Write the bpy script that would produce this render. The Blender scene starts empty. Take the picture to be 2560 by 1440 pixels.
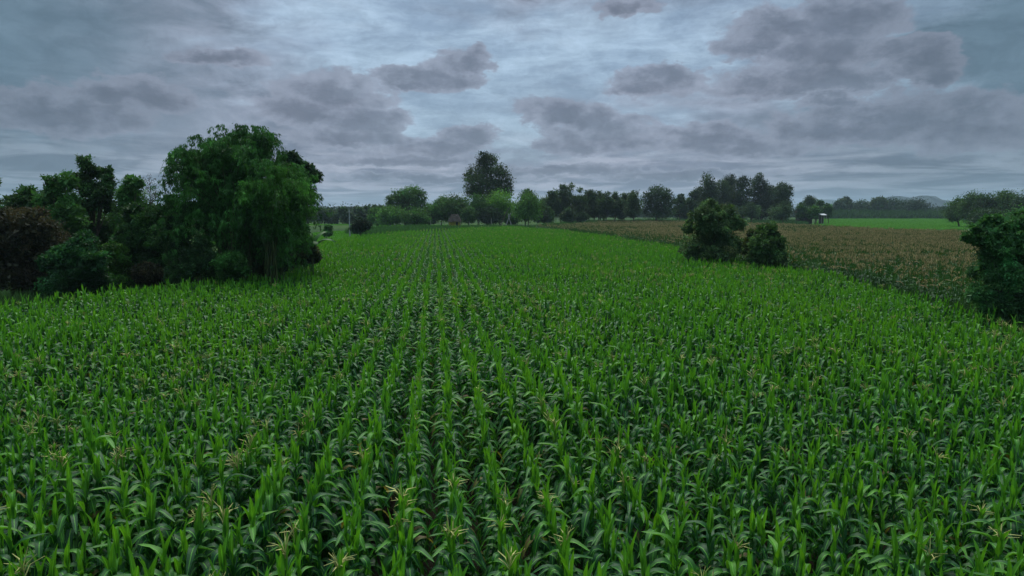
import bpy, math, random
import numpy as np
from mathutils import Vector, Matrix

# ------------------------------------------------------------------ camera, sky, sun, exposure
scene = bpy.context.scene
col = scene.collection
F = 1668.0                      # focal length in photo pixels (2560 wide)
CAM_Z = 6.2
PITCH = math.atan((720 - 530) / F)
cam_d = bpy.data.cameras.new("camera"); cam = bpy.data.objects.new("camera", cam_d); col.objects.link(cam)
cam.location = (0, 0, CAM_Z); cam.rotation_euler = (math.pi/2 - PITCH, 0, 0)
cam_d.sensor_width = 36; cam_d.lens = 36 * F / 2560; cam_d.clip_start = 0.1; cam_d.clip_end = 20000
scene.camera = cam
vs = scene.view_settings
vs.view_transform = 'Standard'; vs.look = 'None'; vs.exposure = 0.6; vs.gamma = 1.0
SUN_EL, SUN_AZ = math.radians(58), math.radians(-12)     # azimuth from +Y towards +X
sun_d = bpy.data.lights.new("sun", 'SUN'); sun_d.energy = 1.5; sun_d.angle = math.radians(28); sun_d.color = (1.0, 0.96, 0.9)
sun = bpy.data.objects.new("sun", sun_d); col.objects.link(sun)
sd = Vector((math.sin(SUN_AZ)*math.cos(SUN_EL), math.cos(SUN_AZ)*math.cos(SUN_EL), math.sin(SUN_EL)))
sun.rotation_euler = sd.to_track_quat('Z', 'Y').to_euler()
scene.cycles.max_bounces = 6; scene.cycles.diffuse_bounces = 3; scene.cycles.transmission_bounces = 3
scene.cycles.volume_bounces = 1

def ray(x, y):
    """world direction (Y component 1) of a photo pixel"""
    a, b = (x - 1280) / F, (720 - y) / F
    dy = math.cos(PITCH) + b * math.sin(PITCH); dz = -math.sin(PITCH) + b * math.cos(PITCH)
    return Vector((a / dy, 1.0, dz / dy))
def at(x, y, Y): r = ray(x, y); return Vector((r.x * Y, Y, CAM_Z + r.z * Y))
def gnd(x, y, z=0.0): r = ray(x, y); Y = (z - CAM_Z) / r.z; return Vector((r.x * Y, Y, z))

class NT:
    """small node-building helper"""
    def __init__(s, tree): s.t = tree; s.t.nodes.clear()
    def n(s, ty, **kw):
        nd = s.t.nodes.new(ty)
        for k, v in kw.items(): setattr(nd, k, v)
        return nd
    def l(s, a, b): s.t.links.new(a, b)
    def put(s, sock, v):
        if isinstance(v, bpy.types.NodeSocket): s.l(v, sock)
        else: sock.default_value = v
    def m(s, op, a, b=0.0, c=0.0, clamp=False):
        nd = s.n('ShaderNodeMath', operation=op, use_clamp=clamp)
        for i, v in enumerate((a, b, c)): s.put(nd.inputs[i], v)
        return nd.outputs[0]
    def sm(s, v, lo, hi, a=0.0, b=1.0):
        nd = s.n('ShaderNodeMapRange', interpolation_type='SMOOTHSTEP')
        s.put(nd.inputs[0], v); nd.inputs[1].default_value = lo; nd.inputs[2].default_value = hi
        nd.inputs[3].default_value = a; nd.inputs[4].default_value = b
        return nd.outputs[0]
    def mix(s, f, a, b, blend='MIX'):
        nd = s.n('ShaderNodeMix', data_type='RGBA', blend_type=blend)
        s.put(nd.inputs[0], f)
        for i, v in ((6, a), (7, b)):
            if isinstance(v, (tuple, list)) and len(v) == 3: v = (*v, 1)
            s.put(nd.inputs[i], v)
        return nd.outputs[2]
    def noise(s, vec, scale, detail=5, rough=.5, dist=0.0, color=False):
        nd = s.n('ShaderNodeTexNoise'); s.put(nd.inputs['Vector'], vec)
        nd.inputs['Scale'].default_value = scale; nd.inputs['Detail'].default_value = detail
        nd.inputs['Roughness'].default_value = rough; nd.inputs['Distortion'].default_value = dist
        return nd.outputs['Color' if color else 'Fac']
    def xyz(s, a, b, c=0.0):
        nd = s.n('ShaderNodeCombineXYZ')
        for i, v in enumerate((a, b, c)): s.put(nd.inputs[i], v)
        return nd.outputs[0]

def lin(r, g, b): return tuple(((c/255)/12.92 if c/255 <= .04045 else ((c/255+.055)/1.055)**2.4) for c in (r, g, b))

def build_world():
    w = bpy.data.worlds.new("World"); scene.world = w; w.use_nodes = True
    T = NT(w.node_tree); STR = 0.1
    tc = T.n('ShaderNodeTexCoord'); d = tc.outputs['Generated']
    sep = T.n('ShaderNodeSeparateXYZ'); T.l(d, sep.inputs[0]); X, Y, Z = sep.outputs
    az = T.m('ARCTAN2', X, Y); el = T.m('ARCSINE', Z)
    # flat cloud-deck coordinates: bands crowd together towards the horizon
    zc = T.m('ADD', T.m('MAXIMUM', Z, 0.0), 0.055)
    deck = T.xyz(T.m('DIVIDE', X, zc), T.m('DIVIDE', Y, zc), 0.0)
    dir3 = T.xyz(az, T.m('MULTIPLY', el, 2.2), 0.3)
    warp = T.noise(dir3, 9.0, 6, .62, color=True)
    wsep = T.n('ShaderNodeSeparateXYZ'); T.l(warp, wsep.inputs[0])
    w2 = T.noise(dir3, 34.0, 5, .6, color=True); ws2 = T.n('ShaderNodeSeparateXYZ'); T.l(w2, ws2.inputs[0])
    def wob(a, b, k1, k2): return T.m('ADD', T.m('MULTIPLY', T.m('SUBTRACT', a, .5), k1), T.m('MULTIPLY', T.m('SUBTRACT', b, .5), k2))
    azw = T.m('ADD', az, wob(wsep.outputs[0], ws2.outputs[0], .075, .04))
    elw = T.m('ADD', el, wob(wsep.outputs[1], ws2.outputs[1], .042, .026))
    # clear air behind the cloud
    sky = T.n('ShaderNodeTexSky', sky_type='NISHITA', sun_disc=False, sun_elevation=SUN_EL, sun_rotation=SUN_AZ)
    sky.air_density = 1.0; sky.dust_density = 2.0; sky.ozone_density = 1.5
    blue = T.mix(1.0, sky.outputs[0], (0.52, 0.62, 0.66), 'MULTIPLY')
    k = 1.0 / STR
    def C(r, g, b): return tuple(v * k for v in lin(r, g, b))
    # high veil: blue-grey with lighter streaks
    streak = T.noise(T.xyz(T.m('MULTIPLY', az, 1.0), T.m('MULTIPLY', el, 3.6), 4.0), 6.0, 7, .6, .6)
    streak2 = T.noise(T.xyz(T.m('MULTIPLY', az, 1.0), T.m('MULTIPLY', el, 5.0), 9.0), 18.0, 5, .6, .3)
    st = T.m('ADD', T.m('MULTIPLY', streak, .7), T.m('MULTIPLY', streak2, .3))
    veil = T.mix(T.sm(st, .36, .66), C(110, 128, 149), C(150, 170, 189))
    base = T.mix(0.82, blue, veil)
    # broad grey stratus over the left, right and upper sky
    def blob(a, e, ra, re, azs=az, els=el, under=1.0):
        de = T.m('DIVIDE', T.m('SUBTRACT', els, e), re); de = T.m('MAXIMUM', de, T.m('MULTIPLY', de, -under))     # flatter underside
        q = T.m('ADD', T.m('POWER', T.m('ABSOLUTE', T.m('DIVIDE', T.m('SUBTRACT', azs, a), ra)), 2.0), T.m('POWER', de, 2.0))
        return T.m('SUBTRACT', 1.0, q)
    def pa(x, y):
        r = ray(x, y); return math.atan2(r.x, 1.0), math.atan2(r.z, math.hypot(r.x, 1.0))
    n_big = T.noise(dir3, 3.2, 6, .55, .4)
    n_mid = T.noise(T.xyz(az, T.m('MULTIPLY', el, 3.0), 7.7), 8.0, 7, .6, .5)
    clear = None                     # where the bright blue breaks through
    for (x, y, rx, ry) in ((1150, 170, 460, 120), (1600, 120, 420, 110), (1300, 330, 430, 70), (1150, 250, 300, 120), (980, 60, 300, 90), (2120, 40, 220, 60),(2180,240,150,60)):
        a, e = pa(x, y); v = blob(a, e, rx/F, ry/F, azw, elw)
        clear = v if clear is None else T.m('MAXIMUM', clear, v)
    cm = T.sm(T.m('ADD', clear, T.m('MULTIPLY', T.m('SUBTRACT', n_mid, .5), 2.6)), -.9, .9)
    strat = T.mix(T.sm(T.m('ADD', T.m('MULTIPLY', n_big, .5), T.m('MULTIPLY', n_mid, .5)), .38, .62), C(92, 103, 119), C(135, 141, 158))
    # far left and right of the view, edge darkening put into the deck's greener-grey colour
    side = T.sm(T.m('ABSOLUTE', T.m('ADD', az, 0.03)), .22, .66)
    strat = T.mix(side, strat, T.mix(n_mid, C(58, 78, 93), C(98, 120, 136)))
    c1 = T.mix(T.m('MULTIPLY', cm, T.m('SUBTRACT', 1.0, T.m('MULTIPLY', side, .5))), strat, base)
    # low bands near the horizon
    nb = T.noise(deck, 0.75, 7, .58, .6)
    band = T.mix(T.sm(nb, .41, .60), C(98, 105, 122), C(142, 147, 162))
    band = T.mix(T.m('MULTIPLY', side, .75), band, T.mix(T.sm(nb, .41, .60), C(64, 80, 93), C(100, 116, 129)))
    lowm = T.sm(T.m('ADD', el, T.m('MULTIPLY', T.m('SUBTRACT', n_mid, .5), .10)), .135, .05)
    c2 = T.mix(lowm, c1, band)
    # cumulus puffs: (x, y, half width, half height)
    puffs = [(1050, 195, 105, 30), (1130, 185, 75, 45), (1195, 160, 45, 30), (1000, 208, 50, 18),
             (830, 245, 120, 55), (760, 285, 90, 45), (900, 310, 110, 40), (870, 345, 150, 32),
             (1390, 295, 100, 48), (1480, 300, 60, 40), (1540, 345, 110, 45), (1440, 360, 90, 34), (1310, 300, 30, 25),
             (1640, 215, 110, 36), (1700, 195, 60, 22), (1560, 225, 45, 20),
             (1760, 350, 110, 34), (1870, 370, 120, 30),
             (1900, 110, 90, 55), (1960, 70, 90, 40), (2060, 130, 130, 75), (2110, 60, 110, 60), (2000, 210, 190, 42), (1880, 215, 80, 32), (2150, 210, 60, 30),
             (2290, 160, 80, 45), (2330, 190, 40, 30), (2240, 130, 70, 30), (2090, 260, 70, 20),
             (1180, 345, 70, 22), (1090, 370, 140, 26), (2280, 300, 220, 60), (2120, 330, 160, 45), (560, 150, 90, 26), (150, 290, 150, 60), (330, 240, 110, 40), (2420, 330, 140, 60), (1570, 20, 70, 20), (1400, 430, 260, 16), (1700, 440, 240, 14),(1000,400,200,18), (1100,450,300,12)]
    D = None; top = None
    for (x, y, rx, ry) in puffs:
        a, e = pa(x, y); v = blob(a, e, 1.12*rx/F, 1.15*ry/F, azw, elw, 1.5)
        D = v if D is None else T.m('MAXIMUM', D, v)
    nf = T.noise(T.xyz(az, T.m('MULTIPLY', el, 1.5), 2.0), 26.0, 6, .62)
    dens = T.m('ADD', D, T.m('MULTIPLY', T.m('SUBTRACT', nf, .5), 2.0))
    pm = T.sm(dens, -.22, .24)
    core = T.sm(T.m('ADD', dens, T.m('MULTIPLY', T.m('SUBTRACT', n_mid, .5), 1.2)), .1, 1.1)
    pc = T.mix(core, C(122, 129, 145), C(87, 93, 108))
    pc = T.mix(T.m('MULTIPLY', side, .4), pc, C(62, 76, 90))
    c3 = T.mix(T.m('MULTIPLY', pm, .86), c2, pc)
    bil = T.noise(T.xyz(az, T.m('MULTIPLY', elw, 2.2), 5.5), 17.0, 7, .68, .8)
    c3 = T.mix(1.0, c3, T.mix(T.sm(bil, .34, .66), (.90, .905, .91), (1.10, 1.095, 1.09)), 'MULTIPLY')
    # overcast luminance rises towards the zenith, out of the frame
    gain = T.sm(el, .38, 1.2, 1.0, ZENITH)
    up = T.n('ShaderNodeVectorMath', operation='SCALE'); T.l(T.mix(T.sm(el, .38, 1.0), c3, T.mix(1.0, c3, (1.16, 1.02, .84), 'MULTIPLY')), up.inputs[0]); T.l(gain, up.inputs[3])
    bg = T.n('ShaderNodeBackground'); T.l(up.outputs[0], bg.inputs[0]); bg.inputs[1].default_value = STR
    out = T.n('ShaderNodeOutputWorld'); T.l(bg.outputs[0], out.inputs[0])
    w.cycles.sampling_method = 'MANUAL'; w.cycles.sample_map_resolution = 512
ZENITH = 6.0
build_world()

# ------------------------------------------------------------------ mesh and tagging helpers
rng = np.random.default_rng(11)
def tag(o, label=None, cat=None, group=None, kind=None):
    for k, v in (('label', label), ('category', cat), ('group', group), ('kind', kind)):
        if v: o[k] = v
    return o
def link(name, me, parent=None, link_it=True):
    o = bpy.data.objects.new(name, me)
    if link_it: col.objects.link(o)
    if parent: o.parent = parent
    return o
def empty(name, loc, rz=0.0):
    o = bpy.data.objects.new(name, None); col.objects.link(o); o.location = loc; o.rotation_euler = (0, 0, rz); o.empty_display_size = .3
    return o

class MB:
    """collects vertices, faces, one colour per vertex and a material index per face"""
    def __init__(s): s.V = []; s.Q = []; s.C = []; s.M = []; s.S = []; s.n = 0
    def add(s, v, q, c=(1, 1, 1), mi=0, smooth=False):
        v = np.asarray(v, float).reshape(-1, 3); q = np.asarray(q, int)
        c = np.asarray(c, float); c = np.tile(c, (len(v), 1)) if c.ndim == 1 else c
        s.V.append(v); s.Q.append(q + s.n); s.C.append(c); s.M.append(np.full(len(q), mi)); s.S.append(np.full(len(q), smooth)); s.n += len(v)
    def mesh(s, name, mats):
        V = np.concatenate(s.V); C = np.concatenate(s.C); Q = s.Q
        flat = np.concatenate([q.ravel() for q in Q]); cnt = np.concatenate([np.full(len(q), q.shape[1]) for q in Q])
        me = bpy.data.meshes.new(name)
        me.vertices.add(len(V)); me.vertices.foreach_set('co', V.ravel())
        me.loops.add(len(flat)); me.loops.foreach_set('vertex_index', flat)
        me.polygons.add(len(cnt)); st = np.concatenate(([0], np.cumsum(cnt)[:-1]))
        me.polygons.foreach_set('loop_start', st); me.polygons.foreach_set('loop_total', cnt)
        me.polygons.foreach_set('material_index', np.concatenate(s.M)); me.polygons.foreach_set('use_smooth', np.concatenate(s.S))
        a = me.color_attributes.new('tint', 'FLOAT_COLOR', 'POINT')
        a.data.foreach_set('color', np.concatenate([C, np.ones((len(C), 1))], 1).ravel())
        for m in (mats if isinstance(mats, (list, tuple)) else [mats]): me.materials.append(m)
        me.update(calc_edges=True); me.validate()
        return me
def tube(mb, pts, rad, sides=6, c=(1, 1, 1), mi=0):
    pts = [Vector(p) for p in pts]; n = len(pts); V = []
    for i, p in enumerate(pts):
        d = (pts[min(i+1, n-1)] - pts[max(i-1, 0)]).normalized()
        u = d.orthogonal().normalized() if abs(d.z) < .9 else Vector((1, 0, 0)); u = (u - d * u.dot(d)).normalized(); v = d.cross(u)
        r = rad[i] if hasattr(rad, '__len__') else rad
        for k in range(sides):
            a = 2*math.pi*k/sides; V.append(p + u*(r*math.cos(a)) + v*(r*math.sin(a)))
    Q = [(i*sides+k, i*sides+(k+1) % sides, (i+1)*sides+(k+1) % sides, (i+1)*sides+k) for i in range(n-1) for k in range(sides)]
    mb.add([tuple(v) for v in V], Q, c, mi, True)
    mb.add([tuple(v) for v in V[-sides:]], [list(range(sides))], c, mi)
def box(mb, x0, x1, y0, y1, z0, z1, c=(1, 1, 1), mi=0):
    V = [(x, y, z) for x in (x0, x1) for y in (y0, y1) for z in (z0, z1)]
    mb.add(V, [(0, 1, 3, 2), (4, 6, 7, 5), (0, 4, 5, 1), (2, 3, 7, 6), (0, 2, 6, 4), (1, 5, 7, 3)], c, mi)
def leaves(mb, P, A, L, W, c, rg, flat=0.0):
    """diamond leaves at points P along axes A"""
    n = len(P); A = A / np.linalg.norm(A, axis=1, keepdims=True)
    R = rg.normal(size=(n, 3)); R[:, 2] += flat
    S = np.cross(A, R); S /= np.linalg.norm(S, axis=1, keepdims=True) + 1e-9
    N = np.cross(S, A)
    L = np.broadcast_to(L, (n,))[:, None] * rg.uniform(.7, 1.3, (n, 1)); W = np.broadcast_to(W, (n,))[:, None] * rg.uniform(.8, 1.2, (n, 1))
    V = np.stack([P, P + .45*L*A + .5*W*S + .06*L*N, P + L*A - .10*L*N, P + .45*L*A - .5*W*S + .06*L*N], 1).reshape(-1, 3)
    q = np.arange(4*n).reshape(n, 4)
    mb.add(V, q, np.repeat(c, 4, 0))

# ------------------------------------------------------------------ materials
def mat(name): m = bpy.data.materials.new(name); m.use_nodes = True; return m, NT(m.node_tree)
def finish(T, shader): o = T.n('ShaderNodeOutputMaterial'); T.l(shader, o.inputs[0])
def principled(T, base, rough=.6, spec=.3, normal=None):
    p = T.n('ShaderNodeBsdfPrincipled'); 
    if isinstance(base, tuple) and len(base) == 3: base = (*base, 1)
    T.put(p.inputs['Base Color'], base); T.put(p.inputs['Roughness'], rough); p.inputs['Specular IOR Level'].default_value = spec
    if normal: T.l(normal, p.inputs['Normal'])
    return p.outputs[0]
def bump(T, h, s=.4, d=.02):
    b = T.n('ShaderNodeBump'); T.l(h, b.inputs['Height']); b.inputs['Strength'].default_value = s; b.inputs['Distance'].default_value = d
    return b.outputs[0]

def m_tree_leaf(name='foliage', trans=.28, rough=.55, spec=.25):
    m, T = mat(name)
    a = T.n('ShaderNodeAttribute', attribute_name='tint'); g = T.n('ShaderNodeNewGeometry')
    v = T.noise(g.outputs['Position'], 1.3, 3, .6)
    c = T.mix(1.0, a.outputs['Color'], T.mix(v, (.65, .7, .7), (1.35, 1.3, 1.2)), 'MULTIPLY')
    p = principled(T, c, rough, spec)
    tr = T.n('ShaderNodeBsdfTranslucent'); T.l(T.mix(1.0, c, (1.5, 1.5, .9), 'MULTIPLY'), tr.inputs[0])
    mx = T.n('ShaderNodeMixShader'); mx.inputs[0].default_value = trans; T.l(p, mx.inputs[1]); T.l(tr.outputs[0], mx.inputs[2])
    finish(T, mx.outputs[0]); return m
M_LEAF = m_tree_leaf()

def m_bark(name, a, b):
    m, T = mat(name); g = T.n('ShaderNodeNewGeometry')
    mp = T.n('ShaderNodeMapping'); T.l(g.outputs['Position'], mp.inputs[0]); mp.inputs['Scale'].default_value = (1, 1, .25)
    n = T.noise(mp.outputs[0], 6.0, 6, .65)
    finish(T, principled(T, T.mix(T.sm(n, .35, .65), a, b), .85, .2, bump(T, n, .6, .05))); return m
M_BARK = m_bark('bark', (.05, .04, .03), (.16, .13, .10))
M_PALE = m_bark('pale_bark', (.25, .24, .22), (.5, .48, .44))
M_CULM = m_bark('culm', (.035, .055, .02), (.09, .11, .04))

def m_corn(name, old, young, trans, dry, sheen=.42):
    """r = young factor, g = leaf random, b = distance from the midrib"""
    m, T = mat(name)
    a = T.n('ShaderNodeAttribute', attribute_name='tint'); s = T.n('ShaderNodeSeparateXYZ'); T.l(a.outputs['Color'], s.inputs[0])
    oi = T.n('ShaderNodeObjectInfo'); loc = oi.outputs['Location']; r = oi.outputs['Random']
    field = T.noise(loc, .11, 4, .6); fine = T.noise(loc, .9, 3, .6)
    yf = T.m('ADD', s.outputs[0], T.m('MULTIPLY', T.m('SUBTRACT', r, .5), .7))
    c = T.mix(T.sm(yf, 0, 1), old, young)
    c = T.mix(T.sm(field, .35, .7), c, T.mix(1.0, c, (1.35, 1.12, .8), 'MULTIPLY'))
    c = T.mix(T.sm(s.outputs[1], .975, .99), c, dry)
    gp = T.n('ShaderNodeNewGeometry')
    c = T.mix(1.0, c, T.mix(T.noise(gp.outputs['Position'], 7.0, 3), (.6, .62, .6), (1.4, 1.38, 1.3)), 'MULTIPLY')
    rib = T.sm(s.outputs[2], .0, .18, .75, 0.0)
    c = T.mix(rib, c, tuple(min(1, v*2.2+.02) for v in young))
    veins = T.n('ShaderNodeTexWave', wave_type='BANDS'); veins.inputs['Scale'].default_value = 5.0
    T.l(T.xyz(s.outputs[2], 0.0, 0.0), veins.inputs['Vector'])
    p = principled(T, c, T.m('ADD', .42, T.m('MULTIPLY', fine, .22)), sheen, bump(T, veins.outputs['Fac'], .18, .004))
    tr = T.n('ShaderNodeBsdfTranslucent'); T.l(T.mix(1.0, c, (1.5, 1.45, .6), 'MULTIPLY'), tr.inputs[0])
    mx = T.n('ShaderNodeMixShader'); mx.inputs[0].default_value = trans; T.l(p, mx.inputs[1]); T.l(tr.outputs[0], mx.inputs[2])
    finish(T, mx.outputs[0]); return m
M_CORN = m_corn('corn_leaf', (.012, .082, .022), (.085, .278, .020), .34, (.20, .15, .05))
M_CORN2 = m_corn('mature_corn_leaf', (.016, .060, .018), (.03, .10, .018), .22, (.22, .14, .06), .3)
def m_plain(name, c, var=.3, rough=.8, scale=3.0, spec=.2):
    m, T = mat(name); g = T.n('ShaderNodeNewGeometry'); n = T.noise(g.outputs['Position'], scale, 5, .6)
    lo = tuple(v*(1-var) for v in c); hi = tuple(v*(1+var) for v in c)
    finish(T, principled(T, T.mix(T.sm(n, .3, .7), lo, hi), rough, spec, bump(T, n, .3, .02))); return m
M_STALK = m_plain('corn_stalk', (.05, .14, .025), .25, .6, 8)
M_TASSEL = m_plain('tassel', (.44, .42, .15), .35, .8, 2.0)
M_TASSEL2 = m_plain('brown_tassel', (.42, .32, .15), .35, .85, 1.2)

# ------------------------------------------------------------------ the ground
def pip(P, poly):
    x, y = P[:, 0], P[:, 1]; c = np.zeros(len(P), bool); n = len(poly)
    for i in range(n):
        x0, y0 = poly[i][:2]; x1, y1 = poly[(i+1) % n][:2]
        if y0 == y1: continue
        c ^= ((y0 > y) != (y1 > y)) & (x < (x1-x0)*(y-y0)/(y1-y0)+x0)
    return c
def fieldpts(px, z): return [tuple(gnd(x, y, z)[:2]) for x, y in px]

m_g, T = mat('soil_and_turf'); g = T.n('ShaderNodeNewGeometry'); pos = g.outputs['Position']
n1 = T.noise(pos, .02, 6, .6, .4); n2 = T.noise(pos, 1.8, 6, .65)
sp = T.n('ShaderNodeSeparateXYZ'); T.l(pos, sp.inputs[0])
soil = T.mix(n2, (.011, .010, .006), (.028, .023, .015))
turf = T.mix(T.sm(n1, .4, .62), (.022, .055, .014), (.05, .10, .02))
turf = T.mix(1.0, turf, T.mix(n2, (.6, .6, .6), (1.4, 1.4, 1.3)), 'MULTIPLY')
far = T.m('MAXIMUM', T.sm(sp.outputs[1], 195, 215), T.sm(T.m('MULTIPLY', sp.outputs[0], -1.0), 16, 22))
finish(T, principled(T, T.mix(far, soil, turf), .95, .1, bump(T, n2, .8, .15)))
mb = MB(); xs = np.concatenate([np.linspace(-9000, -300, 12), np.linspace(-250, 250, 41), np.linspace(300, 9000, 12)])
ys = np.concatenate([np.linspace(-900, -40, 6), np.linspace(-20, 400, 50), np.linspace(450, 12000, 16)])
GX, GY = np.meshgrid(xs, ys); V = np.stack([GX.ravel(), GY.ravel(), np.zeros(GX.size)], 1)
ny, nx = GX.shape; I = np.arange(nx*ny).reshape(ny, nx)
mb.add(V, np.stack([I[:-1, :-1].ravel(), I[:-1, 1:].ravel(), I[1:, 1:].ravel(), I[1:, :-1].ravel()], 1), smooth=True)
tag(link('ground', mb.mesh('ground', m_g)), kind='structure')

# hills on the skyline
m_h, T = mat('wooded_hills'); g = T.n('ShaderNodeNewGeometry'); n = T.noise(g.outputs['Position'], .02, 6, .65)
finish(T, principled(T, T.mix(n, (.02, .032, .03), (.05, .065, .06)), .95, .1, bump(T, n, .9, 8)))
def ridge(name, prof, Y, depth, seed):
    """a solid range of hills: skyline profile in photo pixels, real depth"""
    rg = np.random.default_rng(seed); mb = MB(); xs = np.linspace(prof[0][0], prof[-1][0], 160)
    yy = np.interp(xs, [p[0] for p in prof], [p[1] for p in prof]); rag = np.cumsum(rg.normal(0, .8, len(xs))); rag -= np.linspace(rag[0], rag[-1], len(xs))
    nd = 12; V = []
    for j in range(nd):
        t = j/(nd-1); s = math.sin(math.pi*t)
        for i, (x, y) in enumerate(zip(xs, yy)):
            p = at(x, y + rag[i]*.7 + rg.normal(0, .5), Y); h = max(p.z, 0) * s**.8
            V.append((p.x + (rg.normal(0, 6) if 0 < j < nd-1 else 0), Y + (t-.5)*depth + 60*math.sin(i*.3), max(h * (1 + .1*math.sin(i*.7+j)*(1-s)), -1 if h <= 0 else 0) ))
    I = np.arange(nd*160).reshape(nd, 160)
    mb.add(V, np.stack([I[:-1, :-1].ravel(), I[:-1, 1:].ravel(), I[1:, 1:].ravel(), I[1:, :-1].ravel()], 1), smooth=True)
    tag(link(name, mb.mesh(name, m_h)), kind='structure')
ridge('hills', [(2170, 530), (2205, 508), (2230, 497), (2250, 489), (2262, 490), (2275, 493), (2290, 487), (2305, 489), (2318, 494), (2330, 492), (2345, 498), (2372, 508), (2420, 516), (2560, 522), (2700, 530)], 3300, 500, 1)
ridge('hills', [(1950, 530), (2020, 512), (2060, 499), (2090, 502), (2120, 508), (2150, 500), (2190, 506), (2300, 512), (2420, 520), (2500, 530)], 6200, 900, 2)
ridge('hills', [(560, 530), (700, 520), (800, 519), (825, 523), (850, 518), (880, 519), (905, 523), (950, 517), (1000, 524), (1100, 530)], 4000, 600, 3)

# ------------------------------------------------------------------ corn
def corn_parts(seed, tassel=0, nleaf=12, seg=8, mature=False):
    """returns (leaf MB, stalk MB, tassel MB or None) for one corn plant about 2 m tall"""
    rg = np.random.default_rng(seed); lf, st, ta = MB(), MB(), MB()
    az0 = rg.uniform(0, 2*math.pi); lean = rg.normal(0, .03, 2); H = 1.52 + rg.normal(0, .05)
    sx = lambda z: np.array([lean[0]*z, lean[1]*z, z])
    tube(st, [sx(0), sx(.5), sx(1.0), sx(H)], [.016, .014, .012, .008], 6)
    for k in range(nleaf):
        f = k/(nleaf-1); h = .25 + (H-.27)*f**.85
        top = max(0, (f-.76)/.24)
        az = az0 + math.pi*(k % 2) + rg.normal(0, .45 + .5*top)
        th0 = math.radians(np.interp(f, [0, .5, .80, .90, 1], [45, 34, 24, 10, 4]) + rg.normal(0, 4))
        bend = math.radians(np.interp(f, [0, .55, .82, .91, 1], [112, 142, 138, 26, 8]) * rg.uniform(.7, 1.25))
        L = np.interp(f, [0, .5, .85, 1], [.66, .70, .54, .46]) * rg.uniform(.88, 1.12)
        W = np.interp(f, [0, .5, .88, 1], [.09, .118, .098, .060]) * rg.uniform(.9, 1.1)
        if mature: W *= .9
        bp = np.interp(f, [0, .7, 1], [1.3, 1.7, 2.2])
        p = sx(h); out = np.array([math.cos(az), math.sin(az), 0]); side = np.array([-out[1], out[0], 0]); tw = rg.normal(0, .35)
        V = []; C = []; ph = rg.uniform(0, 6); rl = rg.uniform()
        for i in range(seg+1):
            t = i/seg; u = min(1, max(0, (t-.16)/.62)); th = th0 + bend*(u*u*(3-2*u) if f < .87 else t**bp)
            d = out*math.sin(th) + np.array([0, 0, math.cos(th)]); nrm = -out*math.cos(th) + np.array([0, 0, math.sin(th)])
            if i: p = p + d*(L/seg)
            w = W*min(1, .50 + 2.4*t)*max(0.02, 1-t**3.4)**.8
            a = tw*t; s = side*math.cos(a) + nrm*math.sin(a); nn = nrm*math.cos(a) - side*math.sin(a)
            fold = .30*w*(1-.5*t) + .25*w*top
            wv = .10*w*math.sin(ph + t*13)
            V += [p + s*w/2 + nn*(fold+wv), p, p - s*w/2 + nn*(fold-wv)]
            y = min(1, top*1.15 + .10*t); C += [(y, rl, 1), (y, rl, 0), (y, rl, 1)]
        I = np.arange(3*(seg+1)).reshape(seg+1, 3)
        lf.add(V, np.stack([I[:-1, :-1].ravel(), I[:-1, 1:].ravel(), I[1:, 1:].ravel(), I[1:, :-1].ravel()], 1), np.array(C), 0, True)
    if tassel:
        nb = rg.integers(6, 12); z0 = H + .02; zt = .42 if not mature else .34
        tube(ta, [sx(z0-.05), sx(z0+zt*.6), sx(z0+zt*.6) + np.array([rg.normal(0, .02), rg.normal(0, .02), zt*.5])], [.006, .006, .003], 4)
        for b in range(nb):
            a = rg.uniform(0, 6.28); o = np.array([math.cos(a), math.sin(a), 0]); th = rg.uniform(.25, .8); L = rg.uniform(.18, .30)
            p0 = sx(z0 + zt*rg.uniform(.25, .6)); p1 = p0 + (o*math.sin(th) + np.array([0, 0, math.cos(th)]))*L*.55; th += rg.uniform(.3, .9)
            p2 = p1 + (o*math.sin(th) + np.array([0, 0, math.cos(th)]))*L*.5
            tube(ta, [p0, p1, p2], [.007, .009, .004], 3)
    return lf, st, (ta if tassel else None)
def merged(parts):
    out = MB()
    for i, p in enumerate(parts):
        if p is None: continue
        for v, q, c, s in zip(p.V, p.Q, p.C, p.S): pass
        V = np.concatenate(p.V); C = np.concatenate(p.C)
        base = out.n
        out.V.append(V); out.C.append(C); out.n += len(V)
        for q, s in zip(p.Q, p.S): out.Q.append(q + base); out.M.append(np.full(len(q), i)); out.S.append(s)
    return out

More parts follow.
